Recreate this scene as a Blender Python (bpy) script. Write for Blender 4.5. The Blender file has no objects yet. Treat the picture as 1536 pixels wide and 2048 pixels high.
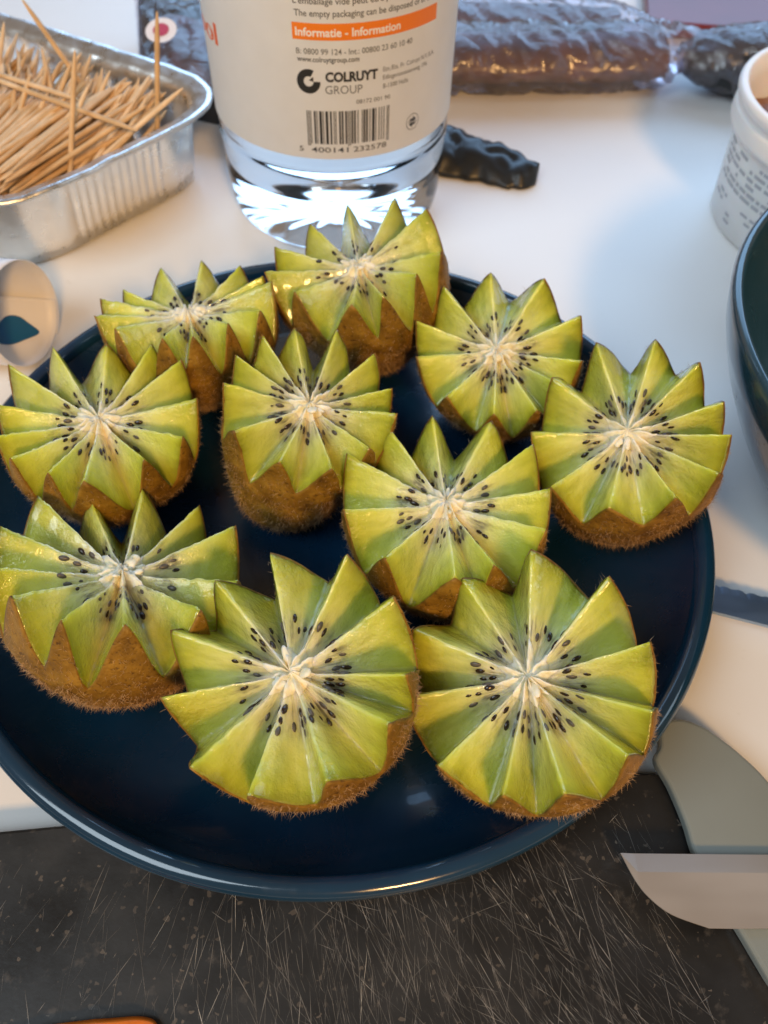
import bpy, bmesh, math, random
import numpy as np
from mathutils import Vector, Matrix, noise

random.seed(7)
R_ = math.radians
scene = bpy.context.scene
col = scene.collection

# ------------------------------------------------------------------ camera
PITCH, ROLL = R_(53.5475), R_(2.0686)
fw = Vector((0, math.cos(PITCH), -math.sin(PITCH)))
rt0 = Vector((1, 0, 0)); up0 = rt0.cross(fw)
rt = rt0 * math.cos(ROLL) + up0 * math.sin(ROLL)
up = up0 * math.cos(ROLL) - rt0 * math.sin(ROLL)
cam_data = bpy.data.cameras.new('camera')
cam = bpy.data.objects.new('camera', cam_data); col.objects.link(cam)
cam.matrix_world = Matrix(((rt.x, up.x, -fw.x, 0), (rt.y, up.y, -fw.y, 0), (rt.z, up.z, -fw.z, 0.18861), (0, 0, 0, 1)))
cam_data.sensor_fit = 'VERTICAL'; cam_data.sensor_height = 24.0
cam_data.lens = 24.0 * 1600.0 / 2048.0
cam_data.clip_start = 0.005; cam_data.clip_end = 20
cam_data.dof.use_dof = True
cam_data.dof.focus_distance = 0.165
cam_data.dof.aperture_fstop = 15.0
scene.camera = cam

# ------------------------------------------------------------------ world, lamps, exposure
world = bpy.data.worlds.new('World'); scene.world = world; world.use_nodes = True
bg = world.node_tree.nodes['Background']
bg.inputs['Color'].default_value = (0.62, 0.47, 0.35, 1); bg.inputs['Strength'].default_value = 0.32

def area(name, loc, target, sx, sy, power, color, spread=180):
    d = bpy.data.lights.new(name, 'AREA'); d.shape = 'RECTANGLE'; d.size = sx; d.size_y = sy
    d.energy = power; d.color = color; d.spread = R_(spread)
    o = bpy.data.objects.new(name, d); col.objects.link(o); o.location = loc
    o.rotation_euler = (Vector(target) - Vector(loc)).to_track_quat('-Z', 'Y').to_euler()
    return o
area('window_light', (0.30, 1.75, 0.95), (0, .18, 0), 2.3, 1.1, 28.0, (0.36, 0.63, 1.0))
area('left_window_light', (-0.85, -0.55, 1.35), (0, .12, 0), 0.9, 0.9, 17.0, (0.74, 0.89, 1.0))
area('right_window_light', (1.55, 0.25, 1.05), (0, .15, 0), 0.4, 0.8, 3.0, (0.62, 0.82, 1.0))
area('ceiling_lamp', (0.36, -1.12, 0.98), (0, .18, 0), 0.20, 0.20, 18.0, (1.0, 0.56, 0.20))

vs = scene.view_settings
vs.view_transform = 'Standard'; vs.look = 'None'; vs.exposure = 0.06; vs.gamma = 1.0; vs.use_curve_mapping = False
scene.cycles.use_denoising = True
scene.cycles.max_bounces = 14; scene.cycles.transmission_bounces = 12; scene.cycles.transparent_max_bounces = 16
scene.cycles.sample_clamp_indirect = 6.0

# ------------------------------------------------------------------ helpers
def tag(o, label=None, cat=None, group=None, kind=None):
    if label: o['label'] = label
    if cat: o['category'] = cat
    if group: o['group'] = group
    if kind: o['kind'] = kind
    return o

def empty(name, loc=(0, 0, 0)):
    o = bpy.data.objects.new(name, None); col.objects.link(o); o.location = loc
    o.empty_display_size = 0.01
    return o

def mesh(name, verts, faces, mat, parent=None, smooth=True, mw=None):
    me = bpy.data.meshes.new(name); me.from_pydata([tuple(v) for v in verts], [], faces)
    me.materials.append(mat)
    if smooth: me.polygons.foreach_set('use_smooth', [True] * len(me.polygons))
    me.update()
    o = bpy.data.objects.new(name, me); col.objects.link(o)
    if parent: o.parent = parent
    if mw is not None: o.matrix_local = mw
    return o

def fix_normals(o):
    bm = bmesh.new(); bm.from_mesh(o.data); bmesh.ops.recalc_face_normals(bm, faces=bm.faces); bm.to_mesh(o.data); bm.free()

def bevel(o, w, seg=2, ang=35):
    m = o.modifiers.new('bevel', 'BEVEL'); m.width = w; m.segments = seg; m.limit_method = 'ANGLE'; m.angle_limit = R_(ang)
    m.harden_normals = False

def lathe(prof, n=96, close=True):
    """profile of (r, z); ends with r=0 are collapsed to a pole"""
    V, F, rings = [], [], []
    for r, z in prof:
        if r < 1e-7: rings.append([len(V)]); V.append((0, 0, z))
        else:
            rings.append(list(range(len(V), len(V) + n)))
            V += [(r * math.cos(2 * math.pi * i / n), r * math.sin(2 * math.pi * i / n), z) for i in range(n)]
    for a, b in zip(rings, rings[1:]):
        for i in range(n):
            j = (i + 1) % n
            if len(a) == 1 and len(b) == 1: continue
            if len(a) == 1: F.append((a[0], b[i], b[j]))
            elif len(b) == 1: F.append((a[i], a[j], b[0]))
            else: F.append((a[i], a[j], b[j], b[i]))
    return V, F

def smooth_prof(pts, sub=6):
    """Catmull-Rom through profile points"""
    out = []
    P = [pts[0]] + list(pts) + [pts[-1]]
    for i in range(1, len(P) - 2):
        p0, p1, p2, p3 = [np.array(P[i + k - 1], float) for k in range(4)]
        for t in np.linspace(0, 1, sub, endpoint=False):
            out.append(tuple(.5 * ((2 * p1) + (-p0 + p2) * t + (2 * p0 - 5 * p1 + 4 * p2 - p3) * t * t + (-p0 + 3 * p1 - 3 * p2 + p3) * t ** 3)))
    out.append(tuple(pts[-1]))
    return out

def prism(outline, z0, z1):
    n = len(outline)
    V = [(x, y, z0) for x, y in outline] + [(x, y, z1) for x, y in outline]
    F = [tuple(range(n - 1, -1, -1)), tuple(range(n, 2 * n))] + [(i, (i + 1) % n, n + (i + 1) % n, n + i) for i in range(n)]
    return V, F

def catmull(pts, sub=8, closed=False):
    n = len(pts); out = []
    rng = range(n) if closed else range(n - 1)
    for i in rng:
        g = (lambda k: np.array(pts[k % n], float)) if closed else (lambda k: np.array(pts[min(max(k, 0), n - 1)], float))
        p0, p1, p2, p3 = g(i - 1), g(i), g(i + 1), g(i + 2)
        for t in np.linspace(0, 1, sub, endpoint=False):
            out.append(.5 * ((2 * p1) + (-p0 + p2) * t + (2 * p0 - 5 * p1 + 4 * p2 - p3) * t * t + (-p0 + 3 * p1 - 3 * p2 + p3) * t ** 3))
    if not closed: out.append(np.array(pts[-1], float))
    return out

# ------------------------------------------------------------------ materials
class N:
    """tiny node helper"""
    def __init__(s, name):
        s.m = bpy.data.materials.new(name); s.m.use_nodes = True; s.t = s.m.node_tree; s.b = s.t.nodes['Principled BSDF']
    def n(s, typ, **kw):
        nd = s.t.nodes.new(typ)
        for k, v in kw.items(): setattr(nd, k, v)
        return nd
    def l(s, a, b): s.t.links.new(a, b)
    def set(s, **kw):
        for k, v in kw.items():
            k = k.replace('_', ' ')
            if isinstance(v, tuple) and len(v) == 3 and 'Color' in k or k in ('Specular Tint',) : v = (*v, 1) if len(v) == 3 else v
            s.b.inputs[k].default_value = v
        return s
    def noise(s, scale, detail=3, rough=.5, vec=None, dist=0):
        nd = s.n('ShaderNodeTexNoise'); nd.inputs['Scale'].default_value = scale; nd.inputs['Detail'].default_value = detail
        nd.inputs['Roughness'].default_value = rough; nd.inputs['Distortion'].default_value = dist
        if vec is None:
            tc = s.n('ShaderNodeTexCoord'); vec = tc.outputs['Object']
        s.l(vec, nd.inputs['Vector']); return nd
    def ramp(s, fac, stops, interp='LINEAR'):
        r = s.n('ShaderNodeValToRGB'); r.color_ramp.interpolation = interp
        el = r.color_ramp.elements
        while len(el) < len(stops): el.new(.5)
        for e, (p, c) in zip(el, stops): e.position = p; e.color = (*c, 1) if len(c) == 3 else c
        s.l(fac, r.inputs['Fac']); return r
    def mix(s, fac, a, b, mode='MIX'):
        m = s.n('ShaderNodeMix', data_type='RGBA', blend_type=mode)
        for sock, v in ((m.inputs[0], fac), (m.inputs[6], a), (m.inputs[7], b)):
            if isinstance(v, (int, float)): sock.default_value = v
            elif isinstance(v, tuple): sock.default_value = (*v, 1) if len(v) == 3 else v
            else: s.l(v, sock)
        return m.outputs[2]
    def math(s, op, a, b=None, c=None):
        m = s.n('ShaderNodeMath', operation=op)
        for i, v in enumerate((a, b, c)):
            if v is None: continue
            if isinstance(v, (int, float)): m.inputs[i].default_value = v
            else: s.l(v, m.inputs[i])
        return m.outputs[0]
    def bump(s, height, strength=.3, dist=.001):
        b = s.n('ShaderNodeBump'); b.inputs['Strength'].default_value = strength; b.inputs['Distance'].default_value = dist
        s.l(height, b.inputs['Height']); s.l(b.outputs['Normal'], s.b.inputs['Normal']); return b
    def attr(s, name):
        a = s.n('ShaderNodeAttribute', attribute_name=name); return a

def plain(name, c, rough=.5, noise_scale=None, var=.12, **kw):
    m = N(name); m.set(Base_Color=c, Roughness=rough, **kw)
    if noise_scale:
        nz = m.noise(noise_scale, 4)
        lo = tuple(x * (1 - var) for x in c); hi = tuple(min(1, x * (1 + var)) for x in c)
        m.l(m.ramp(nz.outputs['Fac'], [(.3, lo), (.7, hi)]).outputs['Color'], m.b.inputs['Base Color'])
    return m.m

def mat_table():
    m = N('white_laminate'); m.set(Roughness=.42)
    a = m.noise(9, 4); b = m.noise(140, 3, .6)
    c1 = m.ramp(a.outputs['Fac'], [(.3, (.74, .735, .72)), (.7, (.79, .785, .775))]).outputs['Color']
    sp = m.ramp(b.outputs['Fac'], [(.22, (.90, .89, .87)), (.32, (1, 1, 1))]).outputs['Color']
    m.l(m.mix(1.0, c1, sp, 'MULTIPLY'), m.b.inputs['Base Color'])
    r = m.ramp(a.outputs['Fac'], [(.3, (.36,) * 3), (.7, (.5,) * 3)]); m.l(r.outputs['Color'], m.b.inputs['Roughness'])
    m.bump(b.outputs['Fac'], .04, .0005)
    return m.m

def mat_board():
    m = N('black_speckled_board'); m.set(Roughness=.38)
    a = m.noise(38, 5, .6); v = m.n('ShaderNodeTexVoronoi'); v.inputs['Scale'].default_value = 620
    tc = m.n('ShaderNodeTexCoord'); dn = m.noise(700, 2); va = m.n('ShaderNodeVectorMath', operation='MULTIPLY_ADD'); m.l(dn.outputs['Color'], va.inputs[0]); va.inputs[1].default_value = (.0022,) * 3; m.l(tc.outputs['Object'], va.inputs[2])
    m.l(va.outputs[0], v.inputs['Vector'])
    base = m.ramp(a.outputs['Fac'], [(.25, (.007, .0072, .0075)), (.55, (.014, .014, .014)), (.8, (.030, .029, .028))]).outputs['Color']
    # pale flecks with random size and tone
    sc = m.n('ShaderNodeSeparateColor'); m.l(v.outputs['Color'], sc.inputs[0])
    dots = m.math('LESS_THAN', v.outputs['Distance'], m.math('MULTIPLY_ADD', sc.outputs[1], .34, .03))
    pk = m.math('GREATER_THAN', sc.outputs[0], .66)
    fl = m.math('MULTIPLY', dots, pk)
    fl = m.math('MULTIPLY', fl, m.math('MULTIPLY', sc.outputs[2], .6))
    c = m.mix(fl, base, (.20, .165, .13))
    n2 = m.noise(210, 4, .65); sm = m.ramp(n2.outputs['Fac'], [(.60, (0,) * 3), (.74, (.35,) * 3)]).outputs['Color']
    c = m.mix(sm, c, (.12, .105, .09))
    m.l(c, m.b.inputs['Base Color'])
    r = m.ramp(a.outputs['Fac'], [(.3, (.26,) * 3), (.7, (.5,) * 3)]); m.l(r.outputs['Color'], m.b.inputs['Roughness'])
    m.bump(n2.outputs['Fac'], .15, .0004)
    return m.m

def mat_glaze(name, c, rough=.22, edge=None):
    m = N(name); m.set(Roughness=rough, Coat_Weight=.5, Coat_Roughness=.06, Specular_IOR_Level=.5)
    a = m.noise(60, 4); lo = tuple(x * .8 for x in c)
    m.l(m.ramp(a.outputs['Fac'], [(.3, lo), (.75, c)]).outputs['Color'], m.b.inputs['Base Color'])
    b = m.noise(25, 2); m.bump(b.outputs['Fac'], .05, .001)
    d = m.noise(38, 4, .65, dist=1.2); m.l(m.ramp(d.outputs['Fac'], [(.38, (rough * .8,) * 3), (.6, (rough * 1.15,) * 3), (.75, (rough * 1.9,) * 3)]).outputs['Color'], m.b.inputs['Roughness'])
    return m.m

def mat_flesh():
    m = N('kiwi_flesh')
    m.set(Roughness=.24, Specular_IOR_Level=.55, Subsurface_Weight=.85, Subsurface_Scale=.0055, Coat_Weight=.5, Coat_Roughness=.06)
    m.b.inputs['Subsurface Radius'].default_value = (1.0, .92, .35)
    s = m.attr('s').outputs['Fac']; st = m.attr('streak').outputs['Vector']
    tc = m.n('ShaderNodeTexCoord')
    rnd = m.attr('tone').outputs['Fac']
    wob = m.noise(230, 2)                                   # wobble of the rings
    s2 = m.math('ADD', s, m.math('MULTIPLY', m.math('SUBTRACT', wob.outputs['Fac'], .5), .10))
    body = m.ramp(s2, [(.0, (.86, .80, .58)), (.20, (.84, .77, .52)), (.29, (.70, .67, .43)), (.40, (.64, .63, .34)),
                       (.52, (.63, .66, .28)), (.70, (.575, .61, .165)), (.90, (.48, .515, .065)), (1.0, (.31, .33, .02))]).outputs['Color']
    # radial fibres
    fib = m.noise(1.0, 3, .55, st); fibc = m.ramp(fib.outputs['Fac'], [(.30, (.70, .74, .55)), (.52, (1.0, 1.0, .95)), (.70, (1.2, 1.18, 1.4))]).outputs['Color']
    body = m.mix(.8, body, fibc, 'MULTIPLY')
    # dark juice-stained streaks round the seeds
    band = m.ramp(s2, [(.20, (0,) * 3), (.30, (1,) * 3), (.42, (1,) * 3), (.56, (0,) * 3)]).outputs['Color']
    fib2 = m.noise(1.7, 3, .6, st); dk = m.ramp(fib2.outputs['Fac'], [(.50, (0,) * 3), (.66, (.75,) * 3)]).outputs['Color']
    body = m.mix(m.mix(1.0, band, dk, 'MULTIPLY'), body, (.10, .095, .075))
    # blotches of riper yellow
    yl = m.noise(85, 2); yy = m.ramp(yl.outputs['Fac'], [(.45, (0,) * 3), (.75, (.28,) * 3)]).outputs['Color']
    outer = m.ramp(s2, [(.4, (0,) * 3), (.6, (1,) * 3)]).outputs['Color']
    body = m.mix(m.mix(1.0, yy, outer, 'MULTIPLY'), body, (.64, .55, .09))
    tn = m.n('ShaderNodeHueSaturation'); m.l(body, tn.inputs['Color']); m.l(rnd, tn.inputs['Value'])
    m.l(tn.outputs['Color'], m.b.inputs['Base Color'])
    f = m.noise(1100, 3, .6); g = m.noise(330, 2)
    h = m.math('ADD', f.outputs['Fac'], m.math('MULTIPLY', g.outputs['Fac'], 1.6)); h = m.math('ADD', h, m.math('MULTIPLY', fib.outputs['Fac'], 1.2))
    pm = m.noise(70, 2); ps = m.ramp(pm.outputs['Fac'], [(.42, (.35,) * 3), (.62, (1,) * 3)]).outputs['Color']
    bb = m.bump(h, .9, .0005); m.l(ps, bb.inputs['Strength'])
    rr = m.ramp(g.outputs['Fac'], [(.35, (.06,) * 3), (.65, (.20,) * 3)]); m.l(rr.outputs['Color'], m.b.inputs['Roughness'])
    return m.m

def mat_core():
    m = N('kiwi_core'); m.set(Roughness=.38, Subsurface_Weight=.45, Subsurface_Scale=.002)
    m.b.inputs['Subsurface Radius'].default_value = (1, .85, .5)
    a = m.noise(500, 3); b = m.noise(1500, 3)
    m.l(m.ramp(a.outputs['Fac'], [(.3, (.74, .66, .42)), (.5, (.83, .79, .60)), (.7, (.88, .86, .75))]).outputs['Color'], m.b.inputs['Base Color'])
    m.bump(m.math('ADD', a.outputs['Fac'], b.outputs['Fac']), .5, .0004)
    return m.m

def mat_skin():
    m = N('kiwi_skin'); m.set(Roughness=.55, Specular_IOR_Level=.35, Subsurface_Weight=.0)
    a = m.noise(160, 4, .6); b = m.noise(900, 3, .6)
    c = m.ramp(a.outputs['Fac'], [(.28, (.11, .054, .006)), (.5, (.22, .115, .011)), (.72, (.34, .19, .024))]).outputs['Color']
    sp = m.ramp(b.outputs['Fac'], [(.30, (.35, .3, .25)), (.42, (1, 1, 1))]).outputs['Color']
    m.l(m.mix(1.0, c, sp, 'MULTIPLY'), m.b.inputs['Base Color'])
    m.bump(m.math('ADD', a.outputs['Fac'], b.outputs['Fac']), .6, .0006)
    return m.m

def mat_glass(name, c, ior, rough=0.0):
    m = N(name); m.set(Base_Color=c, Roughness=rough, Transmission_Weight=1.0, IOR=ior)
    return m.m

def mat_film(name, tint=(.9, .88, .95), alpha=.3):
    """thin clear wrapping film: mostly see-through, with sharp sheen on its wrinkles"""
    m = N(name); t = m.t
    tr = m.n('ShaderNodeBsdfTransparent'); tr.inputs['Color'].default_value = (*tint, 1)
    gl = m.n('ShaderNodeBsdfGlossy'); gl.inputs['Roughness'].default_value = .16; gl.inputs['Color'].default_value = (1, 1, 1, 1)
    df = m.n('ShaderNodeBsdfDiffuse'); df.inputs['Color'].default_value = (.45, .42, .47, 1)
    lw = m.n('ShaderNodeLayerWeight'); lw.inputs['Blend'].default_value = .30
    nz = m.noise(90, 4, .6, dist=1.5); bp = m.n('ShaderNodeBump'); bp.inputs['Strength'].default_value = .6; bp.inputs['Distance'].default_value = .002
    m.l(nz.outputs['Fac'], bp.inputs['Height'])
    for x in (gl, lw, df): m.l(bp.outputs['Normal'], x.inputs['Normal'])
    m1 = m.n('ShaderNodeMixShader'); m1.inputs[0].default_value = alpha * .34
    m.l(tr.outputs[0], m1.inputs[1]); m.l(df.outputs[0], m1.inputs[2])
    m2 = m.n('ShaderNodeMixShader'); f = m.math('ADD', m.math('MULTIPLY', lw.outputs['Fresnel'], .75), alpha * .12); f = m.math('MINIMUM', f, .75)
    m.l(f, m2.inputs[0]); m.l(m1.outputs[0], m2.inputs[1]); m.l(gl.outputs[0], m2.inputs[2])
    m.l(m2.outputs[0], t.nodes['Material Output'].inputs['Surface'])
    return m.m

def mat_label():
    m = N('label_paper'); m.set(Roughness=.45); a = m.noise(120, 3)
    c = m.ramp(a.outputs['Fac'], [(.3, (.87, .855, .82)), (.7, (.90, .885, .85))]).outputs['Color']; m.l(c, m.b.inputs['Base Color'])
    tl = m.n('ShaderNodeBsdfTranslucent'); m.l(c, tl.inputs['Color'])
    mx = m.n('ShaderNodeMixShader'); mx.inputs[0].default_value = .36
    m.l(m.b.outputs[0], mx.inputs[1]); m.l(tl.outputs[0], mx.inputs[2]); m.l(mx.outputs[0], m.t.nodes['Material Output'].inputs['Surface'])
    return m.m

def mat_foil():
    m = N('aluminium_foil'); m.set(Base_Color=(.86, .85, .83), Metallic=1.0, Roughness=.30)
    a = m.noise(150, 3, .6, dist=.6); m.bump(a.outputs['Fac'], .22, .0012)
    r = m.ramp(a.outputs['Fac'], [(.3, (.22,) * 3), (.7, (.42,) * 3)]); m.l(r.outputs['Color'], m.b.inputs['Roughness'])
    return m.m

def mat_steel(name, c=(.78, .75, .72), rough=.28):
    m = N(name); m.set(Base_Color=c, Metallic=1.0, Roughness=rough)
    tc = m.n('ShaderNodeTexCoord'); mp = m.n('ShaderNodeMapping'); mp.inputs['Scale'].default_value = (14, 60, 14)
    m.l(tc.outputs['Object'], mp.inputs['Vector']); a = m.noise(1, 3, .6, mp.outputs['Vector'])
    r = m.ramp(a.outputs['Fac'], [(.3, (rough * .85,) * 3), (.7, (rough * 1.2,) * 3)]); m.l(r.outputs['Color'], m.b.inputs['Roughness'])
    return m.m

def mat_wood():
    m = N('toothpick_wood'); m.set(Roughness=.6)
    oi = m.n('ShaderNodeObjectInfo'); a = m.noise(120, 3)
    c = m.ramp(oi.outputs['Random'], [(0, (.58, .36, .16)), (.5, (.70, .48, .26)), (1, (.80, .60, .38))]).outputs['Color']
    g = m.ramp(a.outputs['Fac'], [(.3, (.8, .78, .74)), (.7, (1.08, 1.06, 1.04))]).outputs['Color']
    m.l(m.mix(1.0, c, g, 'MULTIPLY'), m.b.inputs['Base Color']); m.bump(a.outputs['Fac'], .2, .0004)
    return m.m

M = dict(
    table=mat_table(), board=mat_board(), navy=mat_glaze('navy_glaze', (.0022, .021, .052), .28), rim=mat_glaze('navy_rim_glaze', (.006, .034, .075), .13), teal=mat_glaze('teal_glaze', (.010, .045, .070), .24),
    flesh=mat_flesh(), core=mat_core(), skin=mat_skin(),
    seed=plain('kiwi_seed', (.020, .009, .006), .22, 900, .4, Coat_Weight=.3), seed_veiled=plain('kiwi_seed_under_flesh', (.085, .075, .062), .35, 900, .4),
    fuzz=plain('kiwi_fuzz', (.44, .28, .14), .6, 400, .35),
    bottle=mat_glass('clear_plastic_and_liquid', (.97, .985, 1.0), 1.35, .06),
    label=mat_label(), ink=plain('black_ink', (.02, .02, .022), .5), grey_ink=plain('grey_ink', (.12, .12, .12), .5),
    orange=plain('orange_ink', (.80, .20, .012), .45), red=plain('red_orange_ink', (.72, .12, .03), .45), white=plain('white_ink', (.82, .80, .77), .45),
    cap=plain('white_plastic', (.78, .78, .77), .35), tub=plain('tub_plastic', (.80, .80, .795), .35, 60, .03, Subsurface_Weight=.2, Subsurface_Scale=.003),
    dip=plain('brown_dip', (.23, .085, .025), .35, 220, .5), foil=mat_foil(), wood=mat_wood(), steel=mat_steel('blade_steel', (.86, .80, .74), .34), steel_blue_reflection=mat_steel('serrated_steel_reflecting_blue', (.34, .47, .66), .55),  # serrated blade: blue window reflection is put into its base colour
    handle=plain('black_handle', (.02, .02, .022), .4), grey_slab=plain('grey_green_ceramic', (.21, .235, .22), .22, 30, .06),
    carrot=plain('orange_peel_flesh', (.70, .17, .012), .4, 200, .3), black_plastic=plain('black_plastic', (.012, .014, .016), .38, 80, .3),
    tray_black=plain('black_tray_plastic', (.014, .016, .02), .25), meat=plain('dark_red_meat', (.10, .016, .014), .35, 70, .5), meat2=plain('brown_red_meat', (.13, .062, .052), .4, 60, .45),
    film=mat_film('clear_wrapping_film'), maroon=plain('maroon_card', (.16, .02, .025), .3, 40, .1), sticker=plain('sticker_white', (.78, .74, .76), .4), pink=plain('sticker_pink', (.45, .06, .12), .4),
    sheet_out=plain('printed_white_sheet', (.80, .79, .80), .45, 50, .03), blue=plain('blue_ink', (.005, .10, .26), .45), scratch=plain('scratch_pale', (.17, .162, .15), .6, 200, .6), scratch2=plain('scratch_bright', (.42, .40, .36), .6, 200, .5),
)

# ------------------------------------------------------------------ setting: the table
V, F = prism([(-.9, -.35), (.9, -.35), (.9, 1.0), (-.9, 1.0)], -.03, 0)
table = mesh('table', V, F, M['table'], smooth=False); tag(table, 'white laminate table top under everything', kind='structure')

# ------------------------------------------------------------------ cutting board with knife scratches
ol = [(-.230, .0257), (.056, .0630), (.0650, .0632), (.0705, .0590), (.0735, .052), (.086, .005), (.108, -.085), (-.230, -.085)]
board = empty('cutting_board', (0, 0, 0)); tag(board, 'black speckled cutting board covered in pale knife scratches, under the plate', 'cutting board')
V, F = prism(ol, .0002, .006); o = mesh('slab', V, F, M['board'], board, smooth=False); bevel(o, .0008)
rs = random.Random(11); SV = [[], []]; SF = [[], []]
def inside_board(x, y): return -.22 < x < .062 + (0.05 - y) * .20 and -.08 < y < .041 + (x + .08) * .13 - .002
for i in range(2600):
    if rs.random() < .62:
        cl_ = rs.choice(((-.008, .020, .3, .012), (.022, .034, .55, .014), (.040, .020, .62, .016), (.012, .012, .15, .016), (-.045, .018, -.12, .014), (.052, .006, .75, .014), (.030, .008, .5, .02)))
        x0 = rs.gauss(cl_[0], cl_[3]); y0 = rs.gauss(cl_[1], cl_[3]); cang = cl_[2]
    else: x0 = rs.uniform(-.11, .10); y0 = rs.uniform(-.02, .075); cang = None
    side = (x0 + .02) / .09
    ang = R_(90) + rs.gauss(side * .42, .22) if rs.random() < .85 else rs.uniform(0, math.pi)
    L = min(.05, rs.expovariate(1 / .0055) + .0008); w = rs.choice((.000014, .00002, .000025, .00003, .00004, .00006)) * rs.uniform(.7, 1.2)
    if cang is not None: ang = R_(90) + rs.gauss(cang, .28)
    if x0 < -.03 and rs.random() < .5: continue
    x1, y1 = x0 + L * math.cos(ang), y0 + L * math.sin(ang)
    if not (inside_board(x0, y0) and inside_board(x1, y1)): continue
    nx, ny = -math.sin(ang) * w, math.cos(ang) * w; V, F = (SV[1], SF[1]) if rs.random() < .09 else (SV[0], SF[0]); b = len(V); k = max(2, int(L / .004)); bow = rs.gauss(0, .03)
    for j in range(k + 1):
        t = j / k; ww = (math.sin(math.pi * (.08 + .84 * t))) * rs.uniform(.6, 1.2); off = bow * L * t * (1 - t)
        px = x0 + (x1 - x0) * t - math.sin(ang) * off; py = y0 + (y1 - y0) * t + math.cos(ang) * off
        V += [(px + nx * ww, py + ny * ww, .00606), (px - nx * ww, py - ny * ww, .00606)]
    F += [(b + 2 * j, b + 2 * j + 1, b + 2 * j + 3, b + 2 * j + 2) for j in range(k)]
for q_, mt in enumerate(('scratch', 'scratch2')):
    o = mesh('scratches', SV[q_], SF[q_], M[mt], board, smooth=False); tag(o, kind='stuff')

# ------------------------------------------------------------------ grey-green slab and the knives
pts = [(.0640, .0650), (.0656, .0683), (.0668, .0735), (.0715, .0750), (.0765, .0734), (.080, .0708), (.0838, .0673), (.0887, .0612), (.0945, .050), (.098, .035), (.100, .015), (.099, -.02),
       (.092, -.03), (.0865, .005), (.0787, .0221), (.0751, .0303), (.0715, .0375), (.0690, .0450), (.0681, .0517), (.0662, .0592)]
V, F = prism([tuple(p) for p in catmull(pts, 5, True)], .0062, .0095)
slab = mesh('grey_dish', V, F, M['grey_slab'], smooth=False); bevel(slab, .0009, 3, 50)
tag(slab, 'smooth grey-green dish with rounded corner at the right edge, under the plain knife', 'dish')

knife = empty('kitchen_knife', (.0523, .0438, .0100)); tag(knife, 'plain knife blade with curved tip lying on the grey-green dish', 'knife')
kin = Matrix.Translation((-.0523, -.0438, -.0100))
low = [tuple(p) for p in catmull([(.0523, .0438), (.0547, .0385), (.0572, .0353), (.0613, .0324), (.0684, .0302)], 6)] + [(.0740, .0303), (.0802, .0306), (.150, .0320)]
def mid_y(x): return .0438 + (x - .0523) * .0262 - min(.0037, (x - .0523) * 1.2)
def spine_y(x): return .0438 + (x - .0523) * .0254
V, F = [], []
for (x, y) in low:
    sy = spine_y(x); my = max(y, mid_y(x)) if x < .056 else mid_y(x)
    V += [(x, sy, .0117 - (sy - my) * .10), (x, my, .0117), (x, y, .0117 - (my - y) * .085), (x, y, .0114 - (my - y) * .085), (x, sy, .0098)]
n = len(low)
for i in range(n - 1):
    for k in range(5):
        a, b = i * 5 + k, i * 5 + (k + 1) % 5
        F.append((a, b, b + 5, a + 5))
F.append(tuple(range(4, -1, -1))); F.append(tuple(range((n - 1) * 5, n * 5)))
mesh('blade', V, F, M['steel'], knife, smooth=False, mw=kin)
V, F = prism([(.150, .028), (.250, .030), (.252, .050), (.150, .0475)], .0065, .0165); o = mesh('handle', V, F, M['handle'], knife, smooth=False, mw=kin); bevel(o, .003, 3)

sk = empty('serrated_knife', (.085, .112, .004)); tag(sk, 'serrated knife blade, tinted blue for its reflection, poking out from under the plate, below the bowl', 'knife')
ki2 = Matrix.Translation((-.085, -.112, -.004))
d = Vector((1, -.26, 0)).normalized(); nrm = Vector((-d.y, d.x, 0)); V, F = [], []; n = 150
for i in range(n + 1):
    s_ = i * .001; p = Vector((.079, .1125, 0)) + d * s_; w = .0043 + s_ * .006
    t = -abs(math.sin(s_ * math.pi / .0036)) ** .7 * .0008
    a = p + nrm * (w - t); b = p - nrm * w; c_ = p + nrm * (w - .0022)
    V += [(a.x, a.y, .0056), (c_.x, c_.y, .0061), (b.x, b.y, .0068), (b.x, b.y, .0056), (a.x, a.y, .0052)]
for i in range(n):
    for k in range(5):
        a, b = i * 5 + k, i * 5 + (k + 1) % 5; F.append((a, b, b + 5, a + 5))
F.append((4, 3, 2, 1, 0)); F.append(tuple(range(n * 5, n * 5 + 5)))
mesh('blade', V, F, M['steel_blue_reflection'], sk, smooth=False, mw=ki2)
p0 = Vector((.079, .1125, 0)) + d * .150; q = [p0 + nrm * .009, p0 - nrm * .009, p0 + d * .11 - nrm * .011, p0 + d * .11 + nrm * .011]
V, F = prism([(v.x, v.y) for v in q], .0002, .014); o = mesh('handle', V, F, M['handle'], sk, smooth=False, mw=ki2); bevel(o, .003, 3)

# orange peel at the bottom edge
pl = []; V, F = [], []
path = catmull([(-.072, .0088), (-.060, .0094), (-.049, .0102), (-.041, .0112), (-.0385, .0098)], 8)
for i, p in enumerate(path):
    t = i / (len(path) - 1); w = .0012 + .0022 * math.sin(math.pi * min(1, t * 1.02)); h = .0062 + .0010 * math.sin(math.pi * t) + .0006 * noise.noise((p[0] * 300, 0, 0))
    for k in range(8):
        a = 2 * math.pi * k / 8; V.append((p[0], p[1] - .0021 + w * math.cos(a), h + .0007 + .0007 * math.sin(a)))
for i in range(len(path) - 1):
    for k in range(8): F.append((i * 8 + k, i * 8 + (k + 1) % 8, i * 8 + 8 + (k + 1) % 8, i * 8 + 8 + k))
F.append(tuple(range(7, -1, -1))); F.append(tuple(range(len(V) - 8, len(V))))
tag(mesh('peel_strip', V, F, M['carrot']), 'bright orange strip of peel on the black cutting board', 'peel')

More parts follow.
